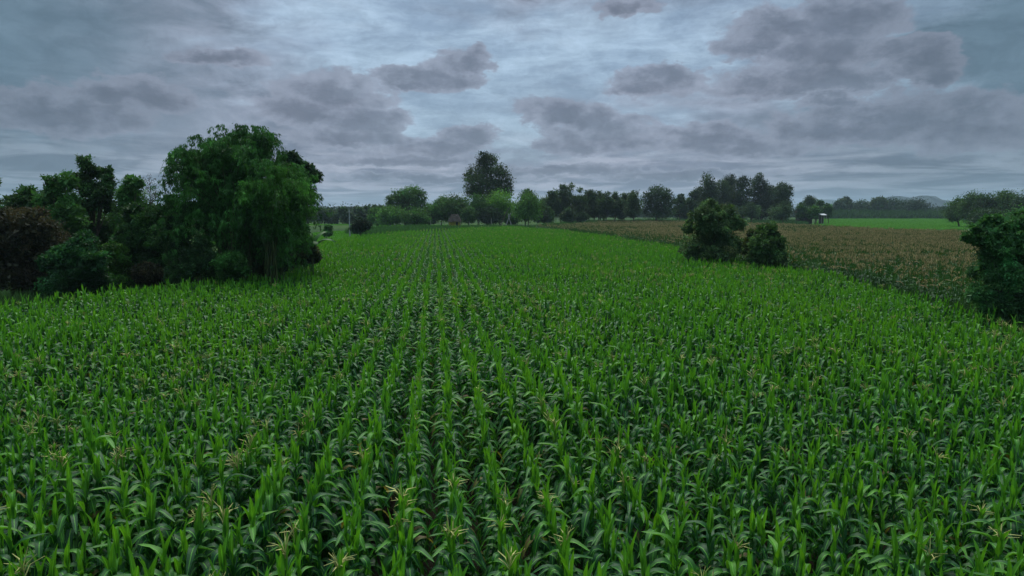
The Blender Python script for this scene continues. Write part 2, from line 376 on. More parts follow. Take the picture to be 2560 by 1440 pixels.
def scatter(name, P, rot, scl, idx, protos, tilt=None):
    """one object: points that carry instances of the prototype meshes"""
    me = bpy.data.meshes.new(name); me.vertices.add(len(P)); me.vertices.foreach_set('co', np.asarray(P, float).ravel())
    e = np.zeros((len(P), 3)); e[:, 2] = rot
    if tilt is not None: e[:, :2] = tilt
    for nm, ty, dat, key in (('rot', 'FLOAT_VECTOR', e, 'vector'), ('scl', 'FLOAT_VECTOR', scl, 'vector'), ('idx', 'INT', idx, 'value')):
        a = me.attributes.new(nm, ty, 'POINT'); a.data.foreach_set(key, np.ascontiguousarray(dat, dtype=np.int32 if ty == 'INT' else np.float32).ravel())
    o = link(name, me)
    pc = bpy.data.collections.new(name + '_shapes')
    for i, m in enumerate(protos): pc.objects.link(bpy.data.objects.new(f'{name}_shape_{i:02d}', m))
    ng = bpy.data.node_groups.new(name, 'GeometryNodeTree')
    ng.interface.new_socket('Geometry', in_out='INPUT', socket_type='NodeSocketGeometry'); ng.interface.new_socket('Geometry', in_out='OUTPUT', socket_type='NodeSocketGeometry')
    N = ng.nodes.new; gi = N('NodeGroupInput'); go = N('NodeGroupOutput'); ip = N('GeometryNodeInstanceOnPoints'); ci = N('GeometryNodeCollectionInfo')
    ci.inputs['Collection'].default_value = pc; ci.inputs['Separate Children'].default_value = True; ci.inputs['Reset Children'].default_value = True
    def na(nm, ty): a = N('GeometryNodeInputNamedAttribute'); a.data_type = ty; a.inputs['Name'].default_value = nm; return a.outputs['Attribute']
    L = ng.links.new
    L(gi.outputs[0], ip.inputs['Points']); L(ci.outputs[0], ip.inputs['Instance']); ip.inputs['Pick Instance'].default_value = True
    L(na('idx', 'INT'), ip.inputs['Instance Index']); L(na('rot', 'FLOAT_VECTOR'), ip.inputs['Rotation']); L(na('scl', 'FLOAT_VECTOR'), ip.inputs['Scale'])
    L(ip.outputs[0], go.inputs[0])
    md = o.modifiers.new('scatter', 'NODES'); md.node_group = ng
    return o

def vnoise(P, s, seed):
    """smooth value noise on the plane for planting variation"""
    rg = np.random.default_rng(seed); G = rg.uniform(0, 1, (64, 64)); q = P[:, :2]/s; i = np.floor(q).astype(int); f = q-i; f = f*f*(3-2*f)
    g = lambda a, b: G[(i[:, 0]+a) % 64, (i[:, 1]+b) % 64]
    return (g(0, 0)*(1-f[:, 0])+g(1, 0)*f[:, 0])*(1-f[:, 1]) + (g(0, 1)*(1-f[:, 0])+g(1, 1)*f[:, 0])*f[:, 1]

RA = math.atan((1090-1280)/F)          # the rows run towards this azimuth
rd, rs = np.array([math.sin(RA), math.cos(RA)]), np.array([math.cos(RA), -math.sin(RA)])
left_edge = [(0, 747), (200, 724), (450, 702), (650, 674), (790, 655), (790, 600), (872, 589), (930, 583), (1050, 574), (1150, 569), (1280, 565)]
right_edge = [(1406, 572), (1561, 594), (1688, 611), (1815, 642), (1955, 658), (2124, 684), (2256, 715), (2348, 739), (2454, 768), (2560, 800)]
NEAR = [(-30, -6)] + [(-27, 22)] + fieldpts(left_edge, 1.9) + fieldpts(right_edge, 1.9) + [(22, 8), (24, -6)]
rows = np.arange(-60, 60)*.75 + .2
al = np.arange(-8, 235, .215)
P = []
for i, r in enumerate(rows):
    a = al + rng.uniform(0, .215) + rng.normal(0, .05, len(al)); off = r + rng.normal(0, .018, len(al)) + .035*np.sin(a*.15+i*.2)
    P.append(np.stack([rs[0]*off + rd[0]*a, rs[1]*off + rd[1]*a, np.zeros(len(al))], 1))
P = np.concatenate(P); P = P[pip(P, NEAR)]
P = P[rng.uniform(size=len(P)) > .05 + .10*(vnoise(P, 1.3, 5) > .8)]
hs = .90 + .22*(vnoise(P, 6, 1)-.3) + .10*(vnoise(P, 1.1, 2)-.5) + rng.normal(0, .085, len(P))
NV = 10; MATS = [M_CORN, M_STALK, M_TASSEL]
cv = [corn_parts(100+i, tassel=(i >= 7), nleaf=14) for i in range(NV)]           # 7-9 carry tassels
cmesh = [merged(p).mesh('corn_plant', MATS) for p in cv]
cfar = [merged(corn_parts(100+i, tassel=(i >= 7), nleaf=12, seg=5)).mesh('corn_plant', MATS) for i in range(NV)]
tprob = .025 + .20*np.clip((vnoise(P, 9, 8)-.5)*3, 0, 1)*(vnoise(P, 1.5, 9) > .45)
idx = rng.integers(0, 7, len(P)); tm = rng.uniform(size=len(P)) < tprob; idx[tm] = rng.integers(7, NV, tm.sum())
rot = rng.uniform(0, 6.283, len(P)); scl = np.stack([hs*rng.uniform(.95, 1.1, len(P))]*2 + [hs], 1)
# which plants show largest: upper half inside the frame, nearest first
cp, sp_ = math.cos(PITCH), math.sin(PITCH)
dz = 1.75*hs - CAM_Z; depth = P[:, 1]*cp - dz*sp_
px = 1280 + F*P[:, 0]/np.maximum(depth, .1); py = 720 - F*(P[:, 1]*sp_ + dz*cp)/np.maximum(depth, .1)
inview = (depth > 3) & (px > -10) & (px < 2570) & (py < 1470)
order = np.argsort(np.where(inview, depth, 1e9)); near_i = order[:310]; rest = np.ones(len(P), bool); rest[near_i] = False
d = P[:, 1]; idr = idx.copy(); idr[d > 45] += NV
tl = np.clip(rng.normal(0, .022, (len(P), 2)), -.07, .07)
corn = scatter('corn_crop', P[rest], rot[rest], scl[rest], idr[rest], cmesh + cfar, tl[rest])
tag(corn, 'green corn crop in long rows filling the field beyond the nearest plants', 'corn crop', kind='stuff')
pm = []
for lf, st, ta in cv: pm.append((lf.mesh('leaves', M_CORN), st.mesh('stalk', M_STALK), ta.mesh('tassel', M_TASSEL) if ta else None))
xs_near = P[near_i]
for j in near_i:
    v = idx[j]; e = empty('corn_plant', P[j], rot[j]); e.scale = scl[j]; e.rotation_euler = (tl[j][0], tl[j][1], rot[j])
    for nm, me in zip(('leaves', 'stalk', 'tassel'), pm[v]):
        if me: link(nm, me, e)
    if v >= 7: tag(e, 'near corn plant with a pale yellow branching tassel on top', 'corn plant', 'tasselled corn plants in the nearest rows')
    else: tag(e, 'near leafy green corn plant with no tassel yet', 'corn plant', 'corn plants without tassels in the nearest rows')

# mature corn on the right, brown tassels over dark leaves, scattered as small clumps of plants
far_edge = [(2560, 590), (2428, 577), (2269, 573), (2111, 566), (1985, 559), (1900, 557.5), (1700, 551.5), (1500, 552), (1400, 559), (1335, 562)]
MATURE = [(25.5, -6), (23.4, 8)] + [(x+1.3, y) for x, y in fieldpts(right_edge[::-1], 1.9)] + fieldpts(far_edge[::-1], 2.2) + [(190, 90), (190, -6)]
def clump(seed, tass, n, size, h, seg=4):
    rg = np.random.default_rng(seed); out = MB()
    for i in range(n):
        p = merged(corn_parts(seed*31+i, tassel=(rg.uniform() < tass), nleaf=8, seg=seg, mature=True)); V = np.concatenate(p.V)
        a = rg.uniform(0, 6.28); R = np.array([[math.cos(a), -math.sin(a), 0], [math.sin(a), math.cos(a), 0], [0, 0, 1]])
        V = (V*h*rg.uniform(.9, 1.1)) @ R.T + np.array([(i+.5)/n*size-size/2, rg.normal(0, .08), 0])
        base = out.n; out.V.append(V); out.C.append(np.concatenate(p.C)); out.n += len(V)
        out.Q += [q+base for q in p.Q]; out.M += p.M; out.S += p.S
    return out
M2 = [M_CORN2, M_STALK, M_TASSEL2]
mc = [clump(50+i, .15 if i < 4 else 1.0, 4, 1.0, 1.12).mesh('mature_corn', M2) for i in range(9)]
g1, g2 = np.meshgrid(np.arange(-20, 420, 1.0), np.arange(-260, 320, .8))
Q = np.stack([(g1*rd[0] + g2*rs[0]).ravel(), (g1*rd[1]+g2*rs[1]).ravel(), np.zeros(g1.size)], 1)
Q[:, :2] += rng.normal(0, .08, (len(Q), 2)); Q = Q[pip(Q, MATURE)]
fr = np.abs(Q[:, 0]) < Q[:, 1]*.80 + 14; Q = Q[fr]
Q = Q[(Q[:, 1] < 130) | (rng.uniform(size=len(Q)) < np.clip(130/Q[:, 1], .45, 1))]
ed = np.array(fieldpts(right_edge, 1.9)); bx = np.interp(Q[:, 1], ed[::-1, 1], ed[::-1, 0]); dist = Q[:, 0]-bx
pt = np.clip((dist-7.5 + 8*(vnoise(Q, 5, 3)-.5))/6, .02, .95)*(vnoise(Q*np.array([.3, 1, 1]), 7, 4) > .38)
ix = np.where(rng.uniform(size=len(Q)) < np.clip(pt, .03, 1), rng.integers(4, 9, len(Q)), rng.integers(0, 4, len(Q)))
hz = .93 + .16*vnoise(Q, 8, 6) + rng.normal(0, .05, len(Q))
big = np.where(Q[:, 1] > 130, 1.25, 1.0)
mo = scatter('mature_corn_crop', Q, math.pi/2 - RA*0 + np.where(rng.uniform(size=len(Q)) > .5, math.pi, 0) + rng.normal(0, .1, len(Q)) , np.stack([big*1.05, big*1.1, hz], 1), ix, mc)
tag(mo, 'taller dark corn crop turned brown with dry tassels on the right', 'ripening corn', kind='stuff')
print('corn', len(P), 'mature', len(Q))

# ------------------------------------------------------------------ grass fields and weeds
def tuft(seed, n, h, w, spread, c0, c1, blade_w=.02):
    rg = np.random.default_rng(seed); mb = MB()
    P0 = np.stack([rg.normal(0, spread, n), rg.normal(0, spread, n), np.zeros(n)], 1)
    A = np.stack([rg.normal(0, w, n), rg.normal(0, w, n), np.ones(n)], 1); t = rg.uniform(0, 1, (n, 1))
    leaves(mb, P0, A, h, blade_w, np.array(c0)*(1-t)+np.array(c1)*t, rg); return mb
def grass_area(name, label, cat, poly, step, protos, hrange, seed, wide=1.0, maxn=60000, group=None):
    rg = np.random.default_rng(seed); A = np.array([p[:2] for p in poly]); lo, hi = A.min(0), A.max(0)
    gx, gy = np.meshgrid(np.arange(lo[0], hi[0], step), np.arange(lo[1], hi[1], step)); G = np.stack([gx.ravel(), gy.ravel(), np.zeros(gx.size)], 1)
    G[:, :2] += rg.uniform(-.5, .5, (len(G), 2))*step; G = G[pip(G, poly)]
    if len(G) > maxn: G = G[rg.choice(len(G), maxn, False)]
    h = rg.uniform(*hrange, len(G))*(.7+.6*vnoise(G, 6, seed)); o = scatter(name, G, rg.uniform(0, 6.28, len(G)), np.stack([h*0+wide]*2+[h], 1), rg.integers(0, len(protos), len(G)), protos)
    return tag(o, label, cat, kind='stuff')
paddy = [tuft(200+i, 60, .55, .22, .35, (.055, .20, .016), (.12, .33, .022), .09).mesh('rice_tuft', M_LEAF) for i in range(4)]
weed = [tuft(220+i, 70, 1.0, .35, .45, (.03, .09, .025), (.08, .20, .05), .09).mesh('weed_tuft', M_LEAF) for i in range(4)]
def fp(px, z=0.): return [tuple(gnd(x, y, z)[:2]) for x, y in px]
grass_area('paddy_grass', 'bright green rice field behind the brown corn on the right', 'rice field', [(118, 262), (150, 235), (190, 190), (235, 190), (320, 330), (420, 584), (272, 584), (150, 330)], 1.25, paddy, (.7, 1.1), 1, 2.2)
grass_area('meadow_grass', 'light green grass field left of the lone round bush', 'grass field', [(-130, 325), (-60, 325), (-52, 215), (-60, 140), (-60, 128), (-32, 128), (-33, 150), (-20, 190), (-2, 207), (6, 240), (-20, 300)], .8, paddy, (.5, .9), 2, 1.4)
grass_area('weeds', 'tall grey green weeds between the corn rows and the hut', 'weeds', [(-34, 170), (-18, 185), (2, 209), (12, 213), (14, 222), (-6, 222), (-30, 205), (-44, 180)], .55, weed, (1.0, 1.9), 3, 1.3)
grass_area('verge_grass', 'green grass strip along the foot of the right hand tree row', 'grass verge', [(14, 214), (40, 285), (78, 318), (140, 320), (150, 345), (70, 345), (30, 300), (8, 224)], .9, weed, (1.0, 2.2), 4, 1.8)

# ------------------------------------------------------------------ trees
def lobes_for(x0, x1, yt, yb, n, Y, rg, style):
    """crown lobes as ellipsoids (centre, radii) in metres inside a photo box at distance Y"""
    pl, pr = at(x0, yt, Y), at(x1, yt, Y); W = pr.x-pl.x; cx = (pl.x+pr.x)/2; zt = pl.z; zb = max(at(x0, yb, Y).z, .3); H = zt-zb; L = []
    r0 = W*{'round': .28, 'tall': .27, 'tuft': .22, 'shrub': .25}[style]
    for i in range(int(n*1.35)):
        r = r0*rg.uniform(.7, 1.2)
        if i == 0: r *= .72; q = np.array([rg.normal(0, .08), 0, .93])
        else:
            q = rg.normal(size=3); q /= (np.abs(q)**3).sum()**(1/3); q *= rg.uniform(.5, 1.0)
            if style == 'round' and q[2] < -.3: q[2] *= .6
        tp = 1.0
        if style in ('tall', 'tuft'): tp = 1.0 - .35*max(0, q[2])
        c = np.array([cx + q[0]*(W/2-r*.75)*tp, Y + q[1]*(W/2-r)*.9, (zt+zb)/2 + q[2]*(H/2-r*.7)])
        L.append((c, np.array([r*rg.uniform(.9, 1.2), r*rg.uniform(.9, 1.2), r*rg.uniform(.75, 1.05)])))
    return L
def crown(mb, L, n, leaf, base, rg, droop=0.0, var=.35, aspect=.5, clumpf=.21, gap=0.0):
    vol = np.array([l[1].prod()**.66 for l in L]); vol /= vol.sum()
    for (c, r), f in zip(L, vol):
        m = max(10, int((40 if len(L) < 26 else 18)*(1-gap))); D = rg.normal(size=(m, 3)); D /= np.linalg.norm(D, axis=1, keepdims=True)
        cc = c + D*r*rg.uniform(.62, 1.08, (m, 1)); inner = c + rg.normal(size=(max(3, m//6), 3))*r*.35
        cc = np.concatenate([cc, inner]); k = max(4, int(n*f/len(cc)))
        cr = r.mean()*clumpf*rg.uniform(.7, 1.4, (len(cc), 1)); lobe_tone = math.exp(rg.normal(0, .22))
        tone = np.exp(rg.normal(0, var, len(cc)))[:, None]*np.array(base)*lobe_tone; tone[:, 0] *= np.exp(rg.normal(0, .15, len(cc)))
        P0 = np.repeat(cc, k, 0) + np.clip(rg.normal(size=(len(cc)*k, 3)), -1.5, 1.5)*np.repeat(cr, k, 0)*np.array([1, 1, .75]); P0[:, 2] = np.maximum(P0[:, 2], .05)
        A = rg.normal(size=P0.shape); A += (P0-c)/np.linalg.norm(r)*.8; A[:, 2] -= droop
        T_ = np.repeat(tone, k, 0)*np.exp(rg.normal(0, .15, (len(P0), 1)))
        leaves(mb, P0, A, leaf, leaf*aspect, T_, rg, flat=.6)
        ki = max(6, int(n*f*.12)); PI_ = c + np.clip(rg.normal(size=(ki, 3)), -1.6, 1.6)*r*.42; PI_[:, 2] = np.maximum(PI_[:, 2], .05)     # leaves deep in the lobe
        leaves(mb, PI_, rg.normal(size=PI_.shape), leaf*1.9, leaf*1.4, np.tile(np.array(base)*lobe_tone, (ki, 1)), rg)
def trunk(mb, base, L, r, rg, zf=.55, n_l=None):
    top = np.mean([l[0] for l in L], 0); b = np.array(base); m = b*(1-zf)+top*zf + np.array([rg.normal(0, r*2), 0, 0])
    tube(mb, [b, b*.6+m*.4+np.array([rg.normal(0, r), 0, 0]), m, top], [r*1.25, r*.95, r*.75, r*.3], 7)
    for c, rr in (L if n_l is None else L[:n_l]):
        s = b + (m-b)*rg.uniform(.6, 1.0); mid = (s+c)/2 + np.array([0, 0, rg.uniform(0, .1)*np.linalg.norm(c-s)])
        tube(mb, [s, mid, c], [r*.45, r*.28, r*.08], 5)
G_L = "trees in the dark wood along the left edge"; G_C = "trees behind the middle of the cornfield"; G_R = "trees in the row right of the middle"; G_E = "tall trees in the right hand stand"; G_F = "hazy trees in the far line on the left"; G_H = "hazy trees on the right horizon"; G_D = "dark trees at the right edge"
def tree(name, label, cat, box_, Y, style='round', n=9, k=6000, leaf=.3, c=(.03, .075, .02), group=None, seed=0, tr=.2, base_x=None, bark=None, extra=None, lobes=None, **kw):
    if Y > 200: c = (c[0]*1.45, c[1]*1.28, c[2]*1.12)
    rg = np.random.default_rng(seed*7+int(box_[0])+int(Y)); x0, x1, yt, yb = box_
    L = []
    if lobes:
        for (lx, ly, rx, ry) in lobes:
            p = at(lx, ly, Y + rg.normal(0, rx/F*Y*.4)); sh = {'shrub': .97 if k > 20000 else .88}.get(style, 1.0); rx, ry = rx*sh, ry*sh; L.append((np.array(p), np.array([rx/F*Y, rx/F*Y*.9, ry/F*Y])))
    else: L = lobes_for(x0, x1, yt, yb, n, Y, rg, style)
    if lobes and Y < 75:            # break the big masses up into smaller sprays
        L0 = [(cc, rr*(.74 if style == 'shrub' else .93)) for cc, rr in L]; L2 = list(L0)
        for cc, rr in L:
            for _ in range(3 if style == 'shrub' else 0):       # loose outer twigs
                dv = rg.normal(size=3); dv /= np.linalg.norm(dv); L2.append((cc + dv*rr*rg.uniform(.95, 1.2), rr*rg.uniform(.14, .26)))
            for _ in range(4):
                dv = rg.normal(size=3); dv /= np.linalg.norm(dv); L2.append((cc + dv*rr*rg.uniform(.5, .95), rr*rg.uniform(.32, .55)))
        L = L2
    else: L0 = L
    bx = at(base_x if base_x else (x0+x1)/2, 600, Y).x
    root = empty(name, (bx, Y, 0)); o = np.array([bx, Y, 0])
    L = [(cc-o, rr) for cc, rr in L]; L0 = [(cc-o, rr) for cc, rr in L0]
    tm, cm_ = MB(), MB(); trunk(tm, (0, 0, 0), L0, tr, rg); crown(cm_, L, k, leaf, c, rg, **kw)
    link('trunk', tm.mesh('trunk', bark or M_BARK), root); link('crown', cm_.mesh('crown', M_LEAF), root)
    return tag(root, label, cat, group)

DK, MD, LT, YL, BR = (.036, .088, .028), (.048, .135, .030), (.075, .20, .028), (.08, .20, .02), (.050, .047, .025)
# the dark wood on the left
tree('broadleaf_tree', 'dark tree cut by the left edge of the picture, rising above the brown leafed tree', 'tree', (-60, 24, 438, 700), 56, 'tall', 9, 12000, .26, DK, G_L, 1)
tree('broadleaf_tree', 'low round dark crown left of the feathery trees, above the brown leafed tree', 'tree', (20, 115, 463, 700), 55, 'round', 9, 14000, .24, DK, G_L, 2)
tree('feathery_tree', 'feathery tree with two soft tips left of the tall ragged tree', 'tree', (108, 200, 430, 720), 53, 'tall', 12, 20000, .24, MD, G_L, 3, droop=.8, aspect=.3,
     lobes=[(130, 460, 20, 26), (165, 450, 26, 22), (150, 500, 44, 42), (135, 560, 50, 46), (175, 545, 40, 48), (155, 620, 60, 50), (150, 680, 60, 50)])
tree('ragged_tree', 'tall ragged tree with open twin tips and sky showing through its crown', 'tree', (188, 288, 390, 700), 56, 'tuft', 14, 14000, .24, DK, G_L, 4, gap=.45, clumpf=.30,
     lobes=[(214, 408, 17, 20), (205, 440, 17, 16), (228, 432, 14, 18), (262, 430, 14, 16), (270, 452, 17, 18), (222, 470, 26, 22), (258, 480, 22, 20), (236, 505, 24, 20), (205, 520, 18, 24), (272, 515, 16, 22), (215, 570, 30, 34), (262, 580, 24, 30), (240, 640, 44, 40)])
tree('feathery_tree', 'feathery green tree right of the tall ragged tree', 'tree', (288, 356, 437, 720), 54, 'tall', 10, 20000, .22, MD, G_L, 5, droop=.9, aspect=.3,
     lobes=[(322, 455, 14, 18), (344, 462, 13, 17), (310, 485, 20, 22), (330, 500, 30, 32), (318, 550, 38, 42), (330, 610, 40, 50), (320, 670, 44, 50)])
tree('round_tree', 'small dark round crown between the twiggy tree and the giant bamboo', 'tree', (398, 452, 487, 640), 60, 'round', 8, 12000, .24, DK, G_L, 6)
tree('brown_leafed_tree', 'broad brown leafed tree at the left edge in front of the wood', 'tree', (-70, 155, 520, 760), 43, 'round', 16, 34000, .18, BR, G_L, 7, tr=.25,
     lobes=[(30, 560, 70, 42), (95, 575, 50, 40), (-30, 580, 60, 50), (60, 620, 80, 46), (120, 620, 34, 44), (10, 680, 80, 50), (90, 690, 60, 48)])
tree('broadleaf_tree', 'low spreading green tree at the edge of the corn right of the brown leafed tree', 'tree', (112, 262, 585, 760), 40.5, 'round', 13, 30000, .17, (.022, .078, .024), G_L, 8,
     lobes=[(205, 610, 34, 26), (175, 640, 40, 28), (235, 650, 34, 30), (140, 660, 32, 28), (200, 685, 56, 36), (160, 715, 50, 30), (235, 710, 40, 30)])
tree('broadleaf_tree', 'leafy mid green tree with a pale trunk showing below at the corn edge', 'tree', (300, 480, 500, 700), 46, 'round', 14, 36000, .18, (.030, .085, .022), G_L, 9, base_x=395, bark=M_PALE, tr=.12,
     lobes=[(345, 530, 30, 28), (375, 560, 44, 36), (330, 590, 40, 40), (420, 545, 30, 30), (450, 570, 26, 36), (395, 600, 50, 34), (440, 620, 42, 34), (350, 640, 40, 26), (405, 640, 44, 24)])
tree('understorey_tree', 'small yellow green sapling low between the spreading tree and the pale trunk', 'tree', (255, 330, 600, 720), 44, 'round', 10, 15000, .16, (.05, .13, .02), G_L, 10,
     lobes=[(290, 640, 30, 30), (275, 670, 26, 28), (315, 680, 26, 30), (290, 705, 34, 22)])
tree('understorey_tree', 'dark shadowed tree filling the wood behind the pale trunk', 'tree', (250, 470, 515, 740), 60, 'round', 12, 22000, .26, DK, G_L, 11)
tree('understorey_tree', 'dark tree filling the wood behind the spreading green tree', 'tree', (60, 290, 492, 740), 62, 'round', 12, 22000, .26, DK, G_L, 12)
# thin bare twiggy tree
def twiggy(label, x, yt, Y, name='twiggy_tree', w=18, leafn=900, group=G_L, cc=(.07, .07, .05)):
    rg = np.random.default_rng(int(x)); p = at(x, yt, Y); root = empty(name, (p.x, Y, 0)); tm = MB(); cr = MB(); H = p.z; PP = []
    tube(tm, [(0, 0, 0), (.1, 0, H*.4), (-.05, 0, H*.7), (0, 0, H)], [.09, .07, .04, .012], 6)
    for i in range(46):
        z = H*rg.uniform(.45, .97); a = rg.uniform(0, 6.28); l = (1.05-z/H)*w/F*Y*3.0+.25; o = np.array([math.cos(a), math.sin(a), 0])
        s = np.array([0, 0, z]); m = s+o*l*.5+np.array([0, 0, l*.35]); e = s+o*l*.8+np.array([0, 0, l*.95]); tube(tm, [s, m, e], [.025, .017, .006], 4); PP += [m, e, (m+e)/2]
    PP = np.array(PP); P0 = PP[rg.integers(0, len(PP), leafn)] + rg.normal(0, .14, (leafn, 3)); leaves(cr, P0, rg.normal(size=P0.shape), .16, .06, np.tile(cc, (leafn, 1)), rg)
    link('trunk', tm.mesh('trunk', M_BARK), root); link('crown', cr.mesh('crown', M_LEAF), root); return tag(root, label, 'tree', group)
twiggy('thin twiggy almost bare tree in the wood left of the giant bamboo', 374, 446, 57)

# the giant bamboo: arching culms with hanging sprays of leaves
def bamboo(label, tips, bx, Y, leafn, c, seed, spread=1.0, leaf=.26, fill=60, name='bamboo_clump', group=None, cat='bamboo', low=.12):
    rg = np.random.default_rng(seed); b = at(bx, 600, Y); root = empty(name, (b.x, Y, 0)); cul = MB(); fol = MB(); curves = []
    def culm(tx, tz, ty, h0):
        s = np.array([rg.normal(0, spread*.45), rg.normal(0, spread*.45), 0.]); e = np.array([tx, ty, tz]); out = np.array([tx-s[0], ty-s[1]]); ln = np.hypot(*out)+1e-6
        ctrl = s + np.array([out[0]*.12, out[1]*.12, tz*.72]); tt = np.linspace(0, 1, 12)[:, None]
        C = (1-tt)**2*s + 2*tt*(1-tt)*ctrl + tt**2*e
        dr = min(2.6, .5+ln*.45)*rg.uniform(.6, 1.2); o = out/ln*dr*.55
        ex = np.array([e + np.array([o[0]*q, o[1]*q, -.12*dr*q - dr*q*q*.8]) for q in (.3, .65, 1.0)])
        C = np.concatenate([C, ex]); curves.append(C); tube(cul, C, np.linspace(.045, .008, len(C)), 5)
    for (x, y) in tips:
        p = at(x, y, Y)
        for q in range(7): culm(p.x-b.x+rg.normal(0, .22), p.z+rg.normal(-.15, .2), rg.normal(0, 1.1), 0)
    xs_ = [at(t[0], t[1], Y).x-b.x for t in tips]; zs_ = [at(t[0], t[1], Y).z for t in tips]; o_ = np.argsort(xs_); xs_ = np.array(xs_)[o_]; zs_ = np.array(zs_)[o_]
    for q in range(fill):
        x = rg.uniform(xs_[0], xs_[-1]); z = np.interp(x, xs_, zs_)*rg.uniform(.45, .93); culm(x, z, rg.uniform(-1, 1)*(xs_[-1]-xs_[0])*.42, 0)
    per = leafn//len(curves)
    for C in curves:
        m = 30; t = rg.uniform(.30, 1, m)**.75; k = t*(len(C)-1); i = np.minimum(k.astype(int), len(C)-2); f = (k-i)[:, None]; B = C[i]*(1-f)+C[i+1]*f
        a = rg.uniform(0, 6.28, m); O = np.stack([np.cos(a), np.sin(a), np.zeros(m)], 1); ln = rg.uniform(.35, 1.05, (m, 1, 1))*(1.25-.6*t)[:, None, None]; rr = rg.uniform(.15, .68, (m, 1, 1))
        tone = np.exp(rg.normal(0, .26, (m, 1)))*np.array(c)*np.exp(rg.normal(0, .3))
        kk = max(4, per//m); q = rg.uniform(0, 1, (m, kk, 1))
        P0 = B[:, None] + O[:, None]*rr*np.minimum(1, q*2.2)**.7 + np.array([0, 0, 1])*(.22*np.sin(q*2.2) - ln*q**1.5) + rg.normal(0, .055, (m, kk, 3))*np.array([1, 1, .6])
        P0 = P0.reshape(-1, 3); P0[:, 2] = np.maximum(P0[:, 2], low); A = np.repeat(O, kk, 0)*.35 + rg.normal(0, .35, P0.shape); A[:, 2] -= 1.0
        leaves(fol, P0, A, leaf, leaf*.24, np.repeat(tone, kk, 0), rg)
    link('culms', cul.mesh('culms', M_CULM), root); link('foliage', fol.mesh('foliage', M_LEAF), root); return tag(root, label, cat, group)
bamboo('giant bamboo clump with drooping plumes, tallest thing at the left', [(476, 385), (500, 378), (540, 345), (570, 345), (598, 322), (625, 350), (652, 330), (640, 345), (688, 396), (712, 408), (735, 450), (478, 420), (474, 500), (512, 374), (488, 384)], 605, 47, 150000, (.042, .135, .028), 3, 1.6, .24, 120)
bamboo('lighter yellow green bamboo sprays leaning out on the right of the giant clump', [(655, 452), (680, 455), (705, 420), (725, 450), (735, 480), (700, 470), (640, 470)], 672, 45, 40000, (.052, .16, .025), 4, .8, .2, 12)
tree('drooping_tree', 'dark tree with hanging clumps right behind the giant bamboo', 'tree', (690, 805, 380, 640), 56, 'tall', 12, 26000, .24, (.022, .058, .022), None, 14, droop=1.0, aspect=.3, gap=.2, base_x=715, tr=.22,
     lobes=[(720, 405, 32, 22), (760, 420, 22, 20), (785, 440, 17, 16), (745, 450, 38, 28), (770, 480, 17, 22), (715, 460, 40, 40), (740, 500, 28, 28), (700, 540, 40, 44), (762, 505, 10, 14)])
tree('broadleaf_tree', 'mid green tree at the foot of the drooping tree beside the banana plant', 'tree', (690, 770, 515, 660), 53, 'round', 10, 22000, .2, (.03, .085, .022), None, 15,
     lobes=[(735, 535, 24, 20), (720, 570, 34, 30), (752, 580, 20, 24), (700, 610, 40, 34), (740, 625, 30, 30)])
tree('shrub', 'dark brown green shrub at the tip of the wood under the banana plant', 'shrub', (735, 805, 600, 665), 51, 'round', 6, 12000, .16, (.045, .06, .025), None, 16,
     lobes=[(770, 625, 22, 18), (755, 645, 24, 18), (788, 642, 14, 14)], tr=.06)
for i, (x0, x1, yt, cc, lb) in enumerate([(455, 540, 600, DK, 'dark bush at the left foot of the giant bamboo'), (540, 620, 630, MD, 'low bush in front of the stems of the giant bamboo'), (620, 720, 600, (.02, .05, .02), 'dark bush under the yellow green bamboo sprays'), (330, 400, 660, BR, 'low reddish brown bush left of the pale trunk foot'), (410, 470, 650, DK, 'low dark bush right of the pale trunk foot')]):
    tree('bush', lb, 'bush', (x0, x1, yt, 720), 44 if x0 < 600 else 48, 'round', 8, 13000, .16, cc, 'bushes along the foot of the wood', 17+i, tr=.05)
# banana plant
def banana(label, x, yt, Y):
    rg = np.random.default_rng(5); p = at(x, yt, Y); root = empty('banana_plant', (p.x, Y, 0)); H = p.z*.7; st = MB(); tube(st, [(0, 0, 0), (.05, 0, H*.5), (0, 0, H)], [.14, .12, .07], 8); link('stem', st.mesh('stem', M_CULM), root)
    for k in range(8):
        mb = MB(); a = k*.9+rg.normal(0, .2); th0 = rg.uniform(.15, .9); L = 1.9; V = []; q = np.array([0, 0, H*.95]); o = np.array([math.cos(a), math.sin(a), 0]); s = np.array([-o[1], o[0], 0])
        for i in range(10):
            t = i/9; th = th0+1.3*t**1.6; d_ = o*math.sin(th)+np.array([0, 0, math.cos(th)]); q = q+d_*L/9; w = .30*math.sin(math.pi*min(1, .12+t*.9))**.6 if t > .1 else .04
            V += [q+s*w+np.array([0, 0, -.08]), q, q-s*w+np.array([0, 0, -.08])]
        I = np.arange(30).reshape(10, 3); mb.add(V, np.stack([I[:-1, :-1].ravel(), I[:-1, 1:].ravel(), I[1:, 1:].ravel(), I[1:, :-1].ravel()], 1), (.04, .13, .03), 0, True)
        link('leaf', mb.mesh('leaf', M_LEAF), root)
    tag(root, label, 'banana plant')
banana('banana plant with broad leaves at the right tip of the wood', 776, 562, 50)

